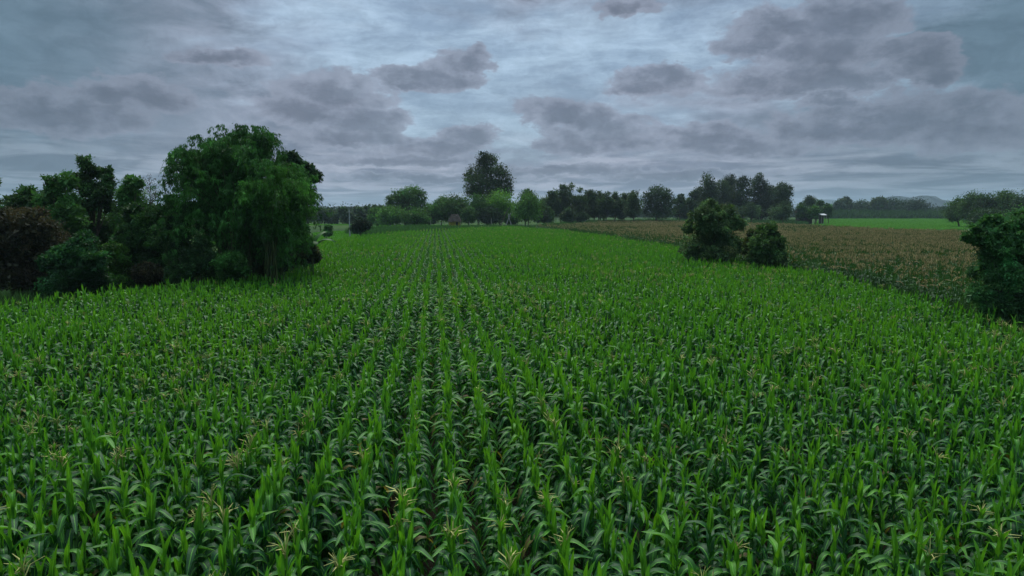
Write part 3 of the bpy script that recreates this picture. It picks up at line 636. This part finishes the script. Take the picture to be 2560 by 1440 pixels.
# middle distance, left of centre
tree('shrub', 'small pale shrub in the grass field left of the grey pole', 'shrub', (800, 832, 562, 592), 150, 'shrub', 5, 2500, .3, MD, None, 30, tr=.06)
tree('round_bush', 'round dark bush beside the grey pole at the corn edge', 'bush', (872, 931, 546, 590), 129, 'shrub', 8, 9000, .26, (.025, .05, .03), None, 31, tr=.08)
for i in range(13):
    x = 752 + i*16.5 + (i*37 % 9); wd = 15 + (i*53 % 7); yt = [522, 519, 524, 521, 523, 530, 518, 526, 518, 517, 514, 512, 514][i]
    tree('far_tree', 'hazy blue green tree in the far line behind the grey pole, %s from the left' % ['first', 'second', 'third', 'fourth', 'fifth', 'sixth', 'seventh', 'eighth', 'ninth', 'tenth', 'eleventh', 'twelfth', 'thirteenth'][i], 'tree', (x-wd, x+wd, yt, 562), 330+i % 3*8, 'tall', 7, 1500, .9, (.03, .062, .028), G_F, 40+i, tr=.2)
C = lambda nm, lb, bx, Y, st, n, k, lf, cc, sd, **kw: tree(nm, lb, 'tree', bx, Y, st, n, k, lf, cc, G_C, sd, **kw)
C('round_tree', 'round headed dark tree with a ragged left side left of the tallest centre tree', (962, 1070, 464, 560), 250, 'round', 13, 9000, .55, DK, 61, tr=.5,
  lobes=[(1030, 482, 24, 16), (1000, 490, 22, 14), (1052, 492, 16, 18), (980, 500, 16, 12), (1015, 505, 34, 20), (1045, 515, 24, 18), (975, 515, 12, 9), (1000, 522, 28, 16)])
C('broadleaf_tree', 'low rounded green tree under the left side of the ragged round tree', (935, 1012, 517, 566), 236, 'round', 9, 6000, .5, MD, 62)
C('broadleaf_tree', 'low wide green tree just left of the thatched hut', (1005, 1082, 522, 566), 234, 'round', 9, 6000, .5, (.035, .10, .022), 63)
C('broadleaf_tree', 'bushy green tree right of the ragged round tree and behind the hut', (1075, 1135, 490, 562), 242, 'round', 11, 6500, .55, MD, 64)
C('broadleaf_tree', 'dark bushy tree standing over the thatched hut', (1090, 1178, 486, 545), 240, 'round', 11, 7000, .5, DK, 65)
C('tall_tree', 'tallest tree of the centre with a narrow tip and wide egg shaped crown', (1158, 1283, 377, 560), 262, 'tuft', 24, 15000, .6, (.028, .055, .022), 66, tr=.6, clumpf=.26,
  lobes=[(1215, 392, 20, 14), (1232, 400, 14, 14), (1205, 408, 14, 14), (1218, 420, 22, 16), (1188, 432, 20, 18), (1252, 430, 20, 18), (1220, 445, 30, 24), (1175, 452, 16, 18), (1265, 452, 17, 20), (1200, 462, 26, 20), (1245, 468, 28, 22), (1182, 478, 20, 14), (1270, 478, 14, 18), (1215, 488, 40, 18), (1170, 438, 10, 10), (1230, 520, 40, 24)])
C('broadleaf_tree', 'mid green leafy tree in front of the tallest centre tree, left side', (1158, 1228, 482, 562), 236, 'round', 12, 7000, .48, (.028, .085, .022), 67)
C('broadleaf_tree', 'lighter green leafy tree in front of the tallest centre tree, right side', (1205, 1292, 478, 562), 238, 'round', 13, 8500, .48, LT, 68)
C('broadleaf_tree', 'bright leafy tree right of the tallest centre tree by the leaning trunks', (1278, 1356, 480, 566), 226, 'round', 13, 8000, .45, (.045, .125, .022), 69)
C('broadleaf_tree', 'dark sparse tree behind the bright tree by the leaning trunks', (1290, 1350, 470, 540), 262, 'tuft', 9, 4000, .6, DK, 70, gap=.3)
C('broadleaf_tree', 'small dark tree low right of the thatched hut', (1150, 1195, 515, 565), 231, 'round', 8, 4000, .45, DK, 71)
C('understorey_tree', 'dark shadowed low tree between the hut and the leaning trunks', (1190, 1262, 515, 566), 232, 'round', 8, 5500, .45, (.018, .042, .02), 72)
# row of similar trees right of centre
rowx = [(1358, 1400, 476), (1382, 1428, 460), (1408, 1450, 457), (1432, 1470, 468), (1455, 1492, 474), (1478, 1514, 477), (1500, 1536, 478), (1522, 1556, 479), (1542, 1578, 480), (1562, 1602, 478)]
for i, (x0, x1, yt) in enumerate(rowx):
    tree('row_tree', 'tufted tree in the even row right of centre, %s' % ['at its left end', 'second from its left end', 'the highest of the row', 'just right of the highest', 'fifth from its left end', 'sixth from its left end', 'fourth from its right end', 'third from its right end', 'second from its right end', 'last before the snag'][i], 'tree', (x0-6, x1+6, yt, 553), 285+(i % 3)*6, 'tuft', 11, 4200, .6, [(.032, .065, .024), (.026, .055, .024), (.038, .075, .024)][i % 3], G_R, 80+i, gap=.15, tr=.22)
for i, (x0, x1, yt, lb) in enumerate([(1330, 1372, 527, 'first low bush at the left foot of the even tree row'), (1400, 1440, 520, 'dark bush under the highest tree of the row'), (1440, 1472, 528, 'second dark bush under the row right of the highest tree')]):
    tree('bush', lb, 'bush', (x0, x1, yt, 562), 262, 'round', 7, 2600, .5, (.02, .045, .02), 'bushes under the tree row', 95+i, tr=.1)
twiggy('narrow vine covered snag standing alone between the row and the dome shaped tree', 1596, 474, 300, 'vine_snag', 9, 2500, G_R, (.03, .06, .025))
tree('dome_tree', 'dome shaped dark tree standing clear between the row and the tall stand', 'tree', (1603, 1692, 461, 552), 300, 'round', 15, 8500, .6, (.024, .058, .024), G_R, 101, tr=.4,
     lobes=[(1640, 478, 20, 15), (1658, 486, 20, 18), (1622, 496, 20, 20), (1645, 505, 34, 24), (1672, 510, 20, 24), (1618, 522, 15, 22), (1650, 530, 36, 18)])
tree('broadleaf_tree', 'low dull green tree just right of the dome shaped tree', 'tree', (1682, 1722, 486, 548), 312, 'tuft', 8, 3600, .6, (.026, .055, .024), G_R, 102)
tree('broadleaf_tree', 'low grey green tree left of the tall stand', 'tree', (1708, 1750, 480, 548), 316, 'tuft', 8, 3600, .6, (.028, .058, .026), G_R, 103)
for i, (x0, x1, yt, lb) in enumerate([(1738, 1800, 430, 'leftmost tall tree of the right stand with a notched tip'), (1775, 1838, 450, 'second tall tree of the right stand, lower than its neighbours'), (1805, 1855, 433, 'slim tall tree third in the right stand'), (1828, 1888, 436, 'tall rounded tree in the middle of the right stand'), (1878, 1925, 432, 'narrow topped tall tree right of the middle of the stand'), (1905, 1945, 462, 'shorter tree filling the gap before the last of the stand'), (1925, 1986, 453, 'rightmost tall tree of the right stand with a rounded side'), (1725, 1770, 466, 'short tree at the left foot of the tall right stand')]):
    tree('tall_tree', lb, 'tree', (x0, x1, yt, 540), 335+(i % 3)*9, 'tall', 14, 6500, .62, [(.024, .05, .022), (.028, .056, .024), (.022, .046, .024)][i % 3], G_E, 110+i, tr=.35, clumpf=.24, lobes=[(1898, 444, 10, 11), (1889, 458, 12, 14), (1908, 462, 12, 14), (1886, 480, 16, 18), (1908, 486, 17, 20), (1898, 512, 24, 26)] if i == 4 else None)
for i, (x0, x1, yt, lb) in enumerate([(1850, 1905, 505, 'low green tree below the middle of the tall right stand'), (1925, 1990, 505, 'low green tree below the right end of the tall stand'), (1780, 1850, 512, 'low green tree below the left half of the tall stand')]):
    tree('understorey_tree', lb, 'tree', (x0, x1, yt, 556), 312, 'round', 8, 4000, .6, (.03, .065, .028), G_E, 120+i)
# village clump and right horizon
for i, (x0, x1, yt, yb, Y, k, cc, lb) in enumerate([
    (1990, 2024, 506, 556, 331, 3000, DK, 'small dark tree at the left of the farm clump'), (2003, 2040, 490, 520, 400, 3000, (.03, .055, .03), 'hazy round crown rising behind the farm clump'),
    (2018, 2052, 514, 556, 329, 3500, MD, 'leafy tree in the middle of the farm clump left of the palm'), (2040, 2062, 500, 540, 350, 2200, DK, 'small pointed dark tree behind the white roofed shed'), (2055, 2082, 508, 552, 343, 2500, DK, 'dark tree just right of the white roofed shed')]):
    tree('farm_tree', lb, 'tree', (x0, x1, yt, yb), Y, 'round', 8, k, .6, cc, 'trees in the farm clump', 130+i, tr=.2)
for i, (x0, x1, yt, yb, cc, lb) in enumerate([
    (2083, 2112, 502, 540, (.022, .05, .026), 'first dark round tree of the right horizon line'), (2100, 2128, 492, 525, (.035, .06, .032), 'pale hazy tree rising behind the first round tree'),
    (2125, 2180, 500, 540, (.022, .048, .026), 'wide low dome in the right horizon line'), (2185, 2215, 492, 530, (.04, .07, .035), 'pale green pointed tree right of the wide low dome'),
    (2170, 2215, 503, 540, (.022, .045, .026), 'small dark tree at the foot of the pale pointed one'), (2205, 2265, 497, 538, (.02, .045, .026), 'left half of the twin dark domes before the blue hills'), (2255, 2328, 498, 540, (.018, .04, .024), 'right dark dome before the blue hills'),
    (2330, 2375, 520, 545, (.024, .05, .028), 'low hazy tree in the gap below the blue hills')]):
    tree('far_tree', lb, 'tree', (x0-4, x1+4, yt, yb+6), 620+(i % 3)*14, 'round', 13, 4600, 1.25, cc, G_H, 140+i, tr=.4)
for i, (x0, x1, yt, yb, Y, cc, lb) in enumerate([
    (2372, 2420, 495, 556, 270, DK, 'small dark tree at the left end of the right edge trees'), (2405, 2460, 483, 560, 262, DK, 'dark tree with a thin raised tip among the right edge trees'),
    (2440, 2500, 488, 566, 255, (.02, .05, .024), 'wide dark tree third among the right edge trees'), (2485, 2545, 477, 566, 250, DK, 'highest dark tree of the right edge trees'),
    (2525, 2600, 484, 570, 240, (.022, .055, .024), 'dark tree cut by the right edge of the picture'), (2425, 2520, 525, 575, 215, (.02, .05, .022), 'low dark thicket tree in front of the right edge trees'), (2510, 2600, 530, 585, 190, MD, 'low green thicket tree cut by the right edge')]):
    tree('dark_tree', lb, 'tree', (x0-6, x1+6, yt-3, yb+14), Y, 'round', 11, 6000, .5, cc, G_D, 150+i, tr=.3, droop=.4)
# shrubs along the boundary of the two cornfields
tree('young_tree', 'large leafy young tree standing between the green corn and the brown corn', 'tree', (1702, 1868, 495, 650), 63, 'shrub', 18, 30000, .21, (.078, .140, .056), None, 170, tr=.12, droop=.3, gap=.2, clumpf=.28, aspect=.4,
     lobes=[(1775, 512, 20, 16), (1762, 535, 36, 22), (1800, 540, 34, 24), (1740, 565, 28, 20), (1790, 570, 46, 28), (1835, 562, 24, 20), (1718, 575, 14, 10), (1852, 560, 12, 9), (1760, 600, 50, 26), (1815, 605, 40, 28), (1735, 625, 34, 20), (1790, 632, 54, 22), (1840, 620, 24, 22)])
tree('shrub', 'smaller rounded dark shrub right of the young tree with yellowish top leaves', 'shrub', (1868, 1962, 555, 660), 58, 'shrub', 12, 18000, .24, (.070, .138, .046), None, 171, tr=.08, gap=.1, clumpf=.28, aspect=.4,
     lobes=[(1925, 572, 16, 16), (1905, 590, 26, 20), (1935, 600, 22, 26), (1890, 612, 22, 22), (1915, 630, 40, 30), (1945, 630, 18, 26), (1885, 640, 16, 20)])
tree('shrub', 'sparse yellowish shrub between the young tree and the smaller dark shrub', 'shrub', (1855, 1905, 570, 650), 60, 'shrub', 8, 6000, .15, (.07, .10, .025), None, 172, tr=.05, gap=.3,
     lobes=[(1880, 585, 14, 12), (1868, 610, 14, 20), (1872, 632, 16, 18)])
tree('large_shrub', 'large loose leafy shrub at the right edge in front of the brown corn', 'shrub', (2400, 2620, 540, 790), 30, 'shrub', 20, 60000, .15, (.062, .165, .055), None, 173, tr=.08, droop=.3, gap=.2, clumpf=.26, aspect=.4, base_x=2520,
     lobes=[(2420, 590, 10, 9), (2438, 572, 9, 10), (2462, 556, 10, 12), (2448, 600, 24, 16), (2490, 548, 12, 12), (2475, 585, 24, 18), (2520, 560, 30, 20), (2550, 540, 22, 14), (2590, 560, 36, 30), (2490, 650, 30, 30), (2545, 655, 40, 26), (2475, 630, 34, 26), (2530, 610, 50, 36), (2600, 620, 50, 60), (2470, 680, 34, 28), (2520, 690, 56, 46), (2590, 710, 50, 50), (2455, 735, 28, 24), (2510, 755, 50, 34), (2580, 775, 50, 34), (2480, 790, 40, 26), (2550, 805, 50, 28)])

# fillers of the middle wood and of the row
for i, (x0, x1, yt, yb, Y, cc, lb) in enumerate([
    (1048, 1100, 512, 568, 246, DK, 'dark low tree filling the gap left of the hut'), (1125, 1175, 505, 560, 252, DK, 'dark tree directly behind the roof of the hut'),
    (1255, 1300, 508, 566, 240, DK, 'dark tree right behind the leaning trunks'), (1335, 1385, 505, 560, 270, DK, 'dark low tree joining the bright leafy tree to the row'),
    (920, 965, 522, 564, 262, MD, 'low green tree at the far left of the middle wood')]):
    tree('understorey_tree', lb, 'tree', (x0, x1, yt, yb+6), Y, 'round', 9, 6000, .55, cc, G_C, 180+i, tr=.25)
for i in range(9):
    x = 1385 + i*25
    tree('understorey_tree', 'dim tree showing between the trunks of the even row, %s' % ['left end', 'second from left', 'third from left', 'fourth from left', 'middle one', 'fourth from right', 'third from right', 'second from right', 'right end'][i], 'tree', (x-18, x+18, 490 + (i*7) % 6, 556 - (i*5) % 9), 306+i % 3*5, 'round', 7, 3200, .7, (.024, .05, .024), G_R, 190+i, tr=.15)
for i, (x0, x1, yt, lb) in enumerate([(1690, 1760, 505, 'dim low tree behind the young tree, left one'), (1745, 1810, 500, 'dim low tree behind the young tree, right one'), (1800, 1870, 506, 'dim low tree between the trunks in the left half of the tall stand'), (1860, 1930, 500, 'dim low tree between the trunks in the middle of the tall stand'), (1920, 1985, 498, 'dim low tree between the trunks at the right of the tall stand')]):
    tree('understorey_tree', lb, 'tree', (x0, x1, yt, 562), 356, 'round', 9, 4500, .8, (.022, .046, .024), G_E, 205+i, tr=.2)
le = fieldpts([(-420, 860), (-200, 785), (-60, 755), (0, 747), (200, 724), (450, 702), (650, 674), (790, 655), (800, 645)], 1.9)
ub = [tuft(240+i, 90, .9, .4, .5, (.02, .055, .018), (.05, .12, .03), .10).mesh('undergrowth_tuft', M_LEAF) for i in range(4)]
grass_area('undergrowth', 'dark weedy undergrowth along the foot of the left wood', 'undergrowth', [(x+.3, y) for x, y in le] + [(x-6, y+9) for x, y in le[::-1]], .5, ub, (.8, 1.6), 6, 1.2)
grass_area('far_scrub', 'band of grey green scrub under the trees of the right horizon', 'scrub', [(270, 585), (425, 585), (470, 612), (270, 612)], 2.2, ub, (2.5, 8.0), 8, 6.5)
re_ = [(x+.2, y) for x, y in fieldpts(right_edge, 1.9)]
grass_area('boundary_weeds', 'dark green weeds along the bank between the two cornfields', 'weeds', re_ + [(x+1.6, y) for x, y in re_[::-1]], .4, ub, (.9, 1.9), 7, 1.0)

# far-off woodland behind everything, one mass
mb = MB(); rg = np.random.default_rng(9)
for i in range(420):
    x = rg.uniform(300, 2760); Y = rg.uniform(760, 1000) if x > 1000 else rg.uniform(520, 700)
    p = at(x, 524 + rg.normal(0, 2.2), Y); r = rg.uniform(4, 9); c = np.array([p.x, Y, max(p.z-r*.8, 2)])
    crown(mb, [(c, np.array([r, r, r*.9])), (c*np.array([1, 1, .45]), np.array([r, r, r*.6]))], 260, 1.9, (.026, .05, .026), rg, clumpf=.4)
tag(link('far_woods', mb.mesh('far_woods', M_LEAF)), 'low far off woodland fading along the horizon', 'woodland', kind='stuff')

# ------------------------------------------------------------------ huts, poles, trunks
M_THATCH = m_plain('thatch', (.085, .070, .062), .4, .95, 9); M_WALL = m_plain('ochre_wall', (.42, .30, .05), .3, .8, 1.5); M_WOOD = m_plain('weathered_wood', (.32, .29, .25), .3, .85, 6); M_METAL = m_plain('white_roof', (.55, .56, .58), .15, .5, 1.0); M_DWOOD = m_plain('dark_boards', (.07, .055, .045), .4, .9, 5); M_DARK = m_plain('painted_opening', (.02, .018, .015), .3, .9)
M_CONC = m_plain('grey_concrete', (.36, .37, .38), .15, .8, 3)
def hut(Y):
    a, b = at(1123, 550, Y), at(1151, 550, Y); w = (b.x-a.x)/2; root = empty('thatched_hut', ((a.x+b.x)/2, Y, 0)); ze = at(1140, 552.5, Y).z; zt = at(1140, 536, Y).z
    m = MB(); box(m, -w, w, -1.6, 1.6, .0, ze+.15); link('wall', m.mesh('wall', M_WALL), root)
    m = MB(); W, D = w+.25, 2.2; rx = w*.62
    V = [(-W, -D, ze-.1), (W, -D, ze-.1), (W, D, ze-.1), (-W, D, ze-.1), (-rx, -.25, zt), (rx, -.25, zt), (rx, .25, zt), (-rx, .25, zt)]
    m.add(V, [(0, 1, 5, 4), (1, 2, 6, 5), (2, 3, 7, 6), (3, 0, 4, 7), (4, 5, 6, 7), (3, 2, 1, 0)]); rg = np.random.default_rng(3)
    n = 1400; t = rg.uniform(0, 1, n); s = rg.choice([-1, 1], n); P0 = np.stack([rg.uniform(-1, 1, n)*(W*(1-t)+rx*t), s*(D*(1-t)+.25*t), ze-.1+(zt-ze+.1)*t+.05], 1); leaves(m, P0, np.stack([rg.normal(0, .1, n), s*.8, -1.*np.ones(n)], 1), .55, .14, np.ones((n, 3)), rg)
    link('roof', m.mesh('roof', M_THATCH), root)
    m = MB(); box(m, w*.25, w*.62, -1.66, -1.60, .1, ze-.3); link('painted_doorway', m.mesh('painted_doorway', M_DARK), root)  # flat slab on the wall, doorway shade put into its near-black colour
    for x in (-w-.08, w+.08):
        m = MB(); tube(m, [(x, -1.95, 0), (x, -1.95, ze)], .09, 7); link('post', m.mesh('post', M_WOOD), root)
    tag(root, 'small hut with a brown thatched roof and an ochre wall under the trees', 'hut')
hut(226)
def shed(Y):
    p = at(2057, 540, Y); root = empty('open_shed', (p.x, Y, 0)); m = MB(); zt = at(2062, 534, Y).z
    V = []
    for i in range(25):
        x = -1.35+2.7*i/24; dz = .05*(i % 2)
        V += [(x, -1.8, zt-.7+dz), (x, 1.8, zt+dz), (x, 1.8, zt-.06+dz), (x, -1.8, zt-.76+dz)]
    q = []
    for i in range(24):
        for k in range(4): q.append((4*i+k, 4*i+4+k, 4*i+4+(k+1) % 4, 4*i+(k+1) % 4))
    m.add(V, q); link('roof', m.mesh('roof', M_METAL), root)
    for x in (-1.15, 1.15):
        for y in (-1.5, 1.5):
            m = MB(); tube(m, [(x, y, 0), (x, y, zt-.65 if y < 0 else zt-.12)], .1, 6); link('post', m.mesh('post', M_WOOD), root)
    m = MB(); box(m, -1.15, 1.15, 1.45, 1.55, 0, zt-1.0); link('wall', m.mesh('wall', M_DWOOD), root)
    tag(root, 'open sided farm shed with a white metal roof and wooden posts', 'shed')
shed(325)
def farmhouse(Y):
    p = at(2010, 540, Y); root = empty('farmhouse', (p.x, Y, 0)); m = MB(); zt = at(2010, 524, Y).z; ze = at(2010, 531, Y).z; w = 3.2
    box(m, -w, w, -2.2, 2.2, 0, ze); link('wall', m.mesh('wall', M_DWOOD), root); m = MB()
    V = [(-w-.5, -2.8, ze-.2), (w+.5, -2.8, ze-.2), (w+.5, 2.8, ze-.2), (-w-.5, 2.8, ze-.2), (-w-.5, 0, zt), (w+.5, 0, zt)]
    m.add(V, [(0, 1, 5, 4), (2, 3, 4, 5), (3, 2, 1, 0)]); m.add(V, [(0, 4, 3), (1, 2, 5)]); link('roof', m.mesh('roof', m_plain('rust_roof', (.11, .075, .065), .3, .8, 2)), root)
    tag(root, 'dim brown roofed farmhouse half hidden in the farm clump', 'house')
farmhouse(336)
def palm(label, x, yt, Y, seed):
    rg = np.random.default_rng(seed); p = at(x, yt, Y); root = empty('palm_tree', (p.x, Y, 0)); H = p.z-1.0; m = MB(); tube(m, [(0, 0, 0), (.1, 0, H*.5), (0, 0, H)], [.22, .17, .14], 7); link('trunk', m.mesh('trunk', M_BARK), root); cr = MB()
    for k in range(15):
        a = k*2.4; th0 = rg.uniform(.2, 1.3); q = np.array([0, 0, H]); o = np.array([math.cos(a), math.sin(a), 0]); s = np.array([-o[1], o[0], 0]); PP = []
        for i in range(9): th = th0+1.3*(i/8)**1.4; q = q+(o*math.sin(th)+np.array([0, 0, math.cos(th)]))*.32; PP.append(q)
        tube(cr, PP, .02, 3, (.03, .06, .02)); PP = np.repeat(np.array(PP), 6, 0); sg = np.tile([1, -1], len(PP)//2)[:, None]
        leaves(cr, PP+rg.normal(0, .08, PP.shape), s*sg+o*.4+np.array([0, 0, -.5]), .75, .12, np.tile((.03, .07, .025), (len(PP), 1)), rg)
    link('crown', cr.mesh('crown', M_LEAF), root); tag(root, label, 'palm tree', 'palms in the farm clump')
palm('short palm in front of the farmhouse', 1999, 522, 332, 1); palm('short palm between the farmhouse and the white roofed shed', 2042, 520, 330, 2)
p = at(873, 524, 132); m = MB(); root = empty('utility_pole', (p.x, 132, 0)); tube(m, [(0, 0, 0), (0, 0, p.z)], [.16, .10], 10); link('pole', m.mesh('pole', M_CONC), root)
m = MB(); box(m, -.55, .55, -.22, -.12, p.z-.55, p.z-.43); link('crossarm', m.mesh('crossarm', M_WOOD), root); tag(root, 'thin grey pole beside the round dark bush', 'pole')
for i, (xa, ya, xb, yb, lb) in enumerate([(1265, 562, 1274, 538, 'pale bare trunk leaning right beside the bright leafy tree'), (1276, 558, 1271, 540, 'pale bare trunk leaning left against the other leaning trunk'), (1258, 548, 1270, 524, 'darker crooked snag leaning above the two pale trunks')]):
    Y = 221+i*.7; a, b = at(xa, ya, Y), at(xb, yb, Y); sl = (b.x-a.x)/(b.z-a.z); x0 = a.x-sl*a.z; m = MB()
    tube(m, [(0, 0, 0), ((b.x-x0)*.5+.1, 0, b.z*.5), (b.x-x0, 0, b.z), (b.x-x0+sl*.9+.15, 0, b.z+.9)], [.2, .16, .12, .05], 7); tube(m, [(sl*b.z*.8, 0, b.z*.8), (sl*b.z*.8+.5, .1, b.z*.8+.9)], [.07, .03], 5)
    o = link('dead_trunk', m.mesh('dead_trunk', M_PALE if i < 2 else M_BARK)); o.location = (x0, Y, 0); tag(o, lb, 'dead trunk', 'bare trunks beside the bright leafy tree')
for i, (x, yt, lb) in enumerate([(988, 560, 'first pale fence post from the left in the weeds'), (1075, 551, 'taller leaning fence post left of the hut'), (1101, 556, 'fence post in the weeds nearest the left of the hut'), (1112, 556, 'fence post at the left corner of the hut'), (1173, 554, 'stout pale fence post right of the hut'), (1228, 545, 'thin upright post between the hut and the leaning trunks')]):
    Y = 217; p = at(x, yt, Y); m = MB(); tube(m, [(0, 0, 0), (.25 if i == 1 else .03, 0, p.z)], [.10, .085], 7); m.add([(-.1, -.1, p.z*.5), (.1, -.1, p.z*.5), (.1, .1, p.z*.5+.01)], [(0, 1, 2)])
    o = link('fence_post', m.mesh('fence_post', M_WOOD)); o.location = (p.x, Y, 0); tag(o, lb, 'fence post', 'old posts before the middle trees')

# ------------------------------------------------------------------ air
mh, T = mat('haze'); pv = T.n('ShaderNodeVolumePrincipled'); pv.inputs['Color'].default_value = (.66, .81, 1.0, 1); pv.inputs['Density'].default_value = .00013; pv.inputs['Anisotropy'].default_value = .0
o_ = T.n('ShaderNodeOutputMaterial'); T.l(pv.outputs[0], o_.inputs['Volume'])
mb = MB(); box(mb, -9500, 9500, -950, 9000, -1.2, 175); hz_ = link('haze', mb.mesh('haze', mh)); tag(hz_, 'thin blue haze that pales the far trees and hills', 'haze', kind='stuff')
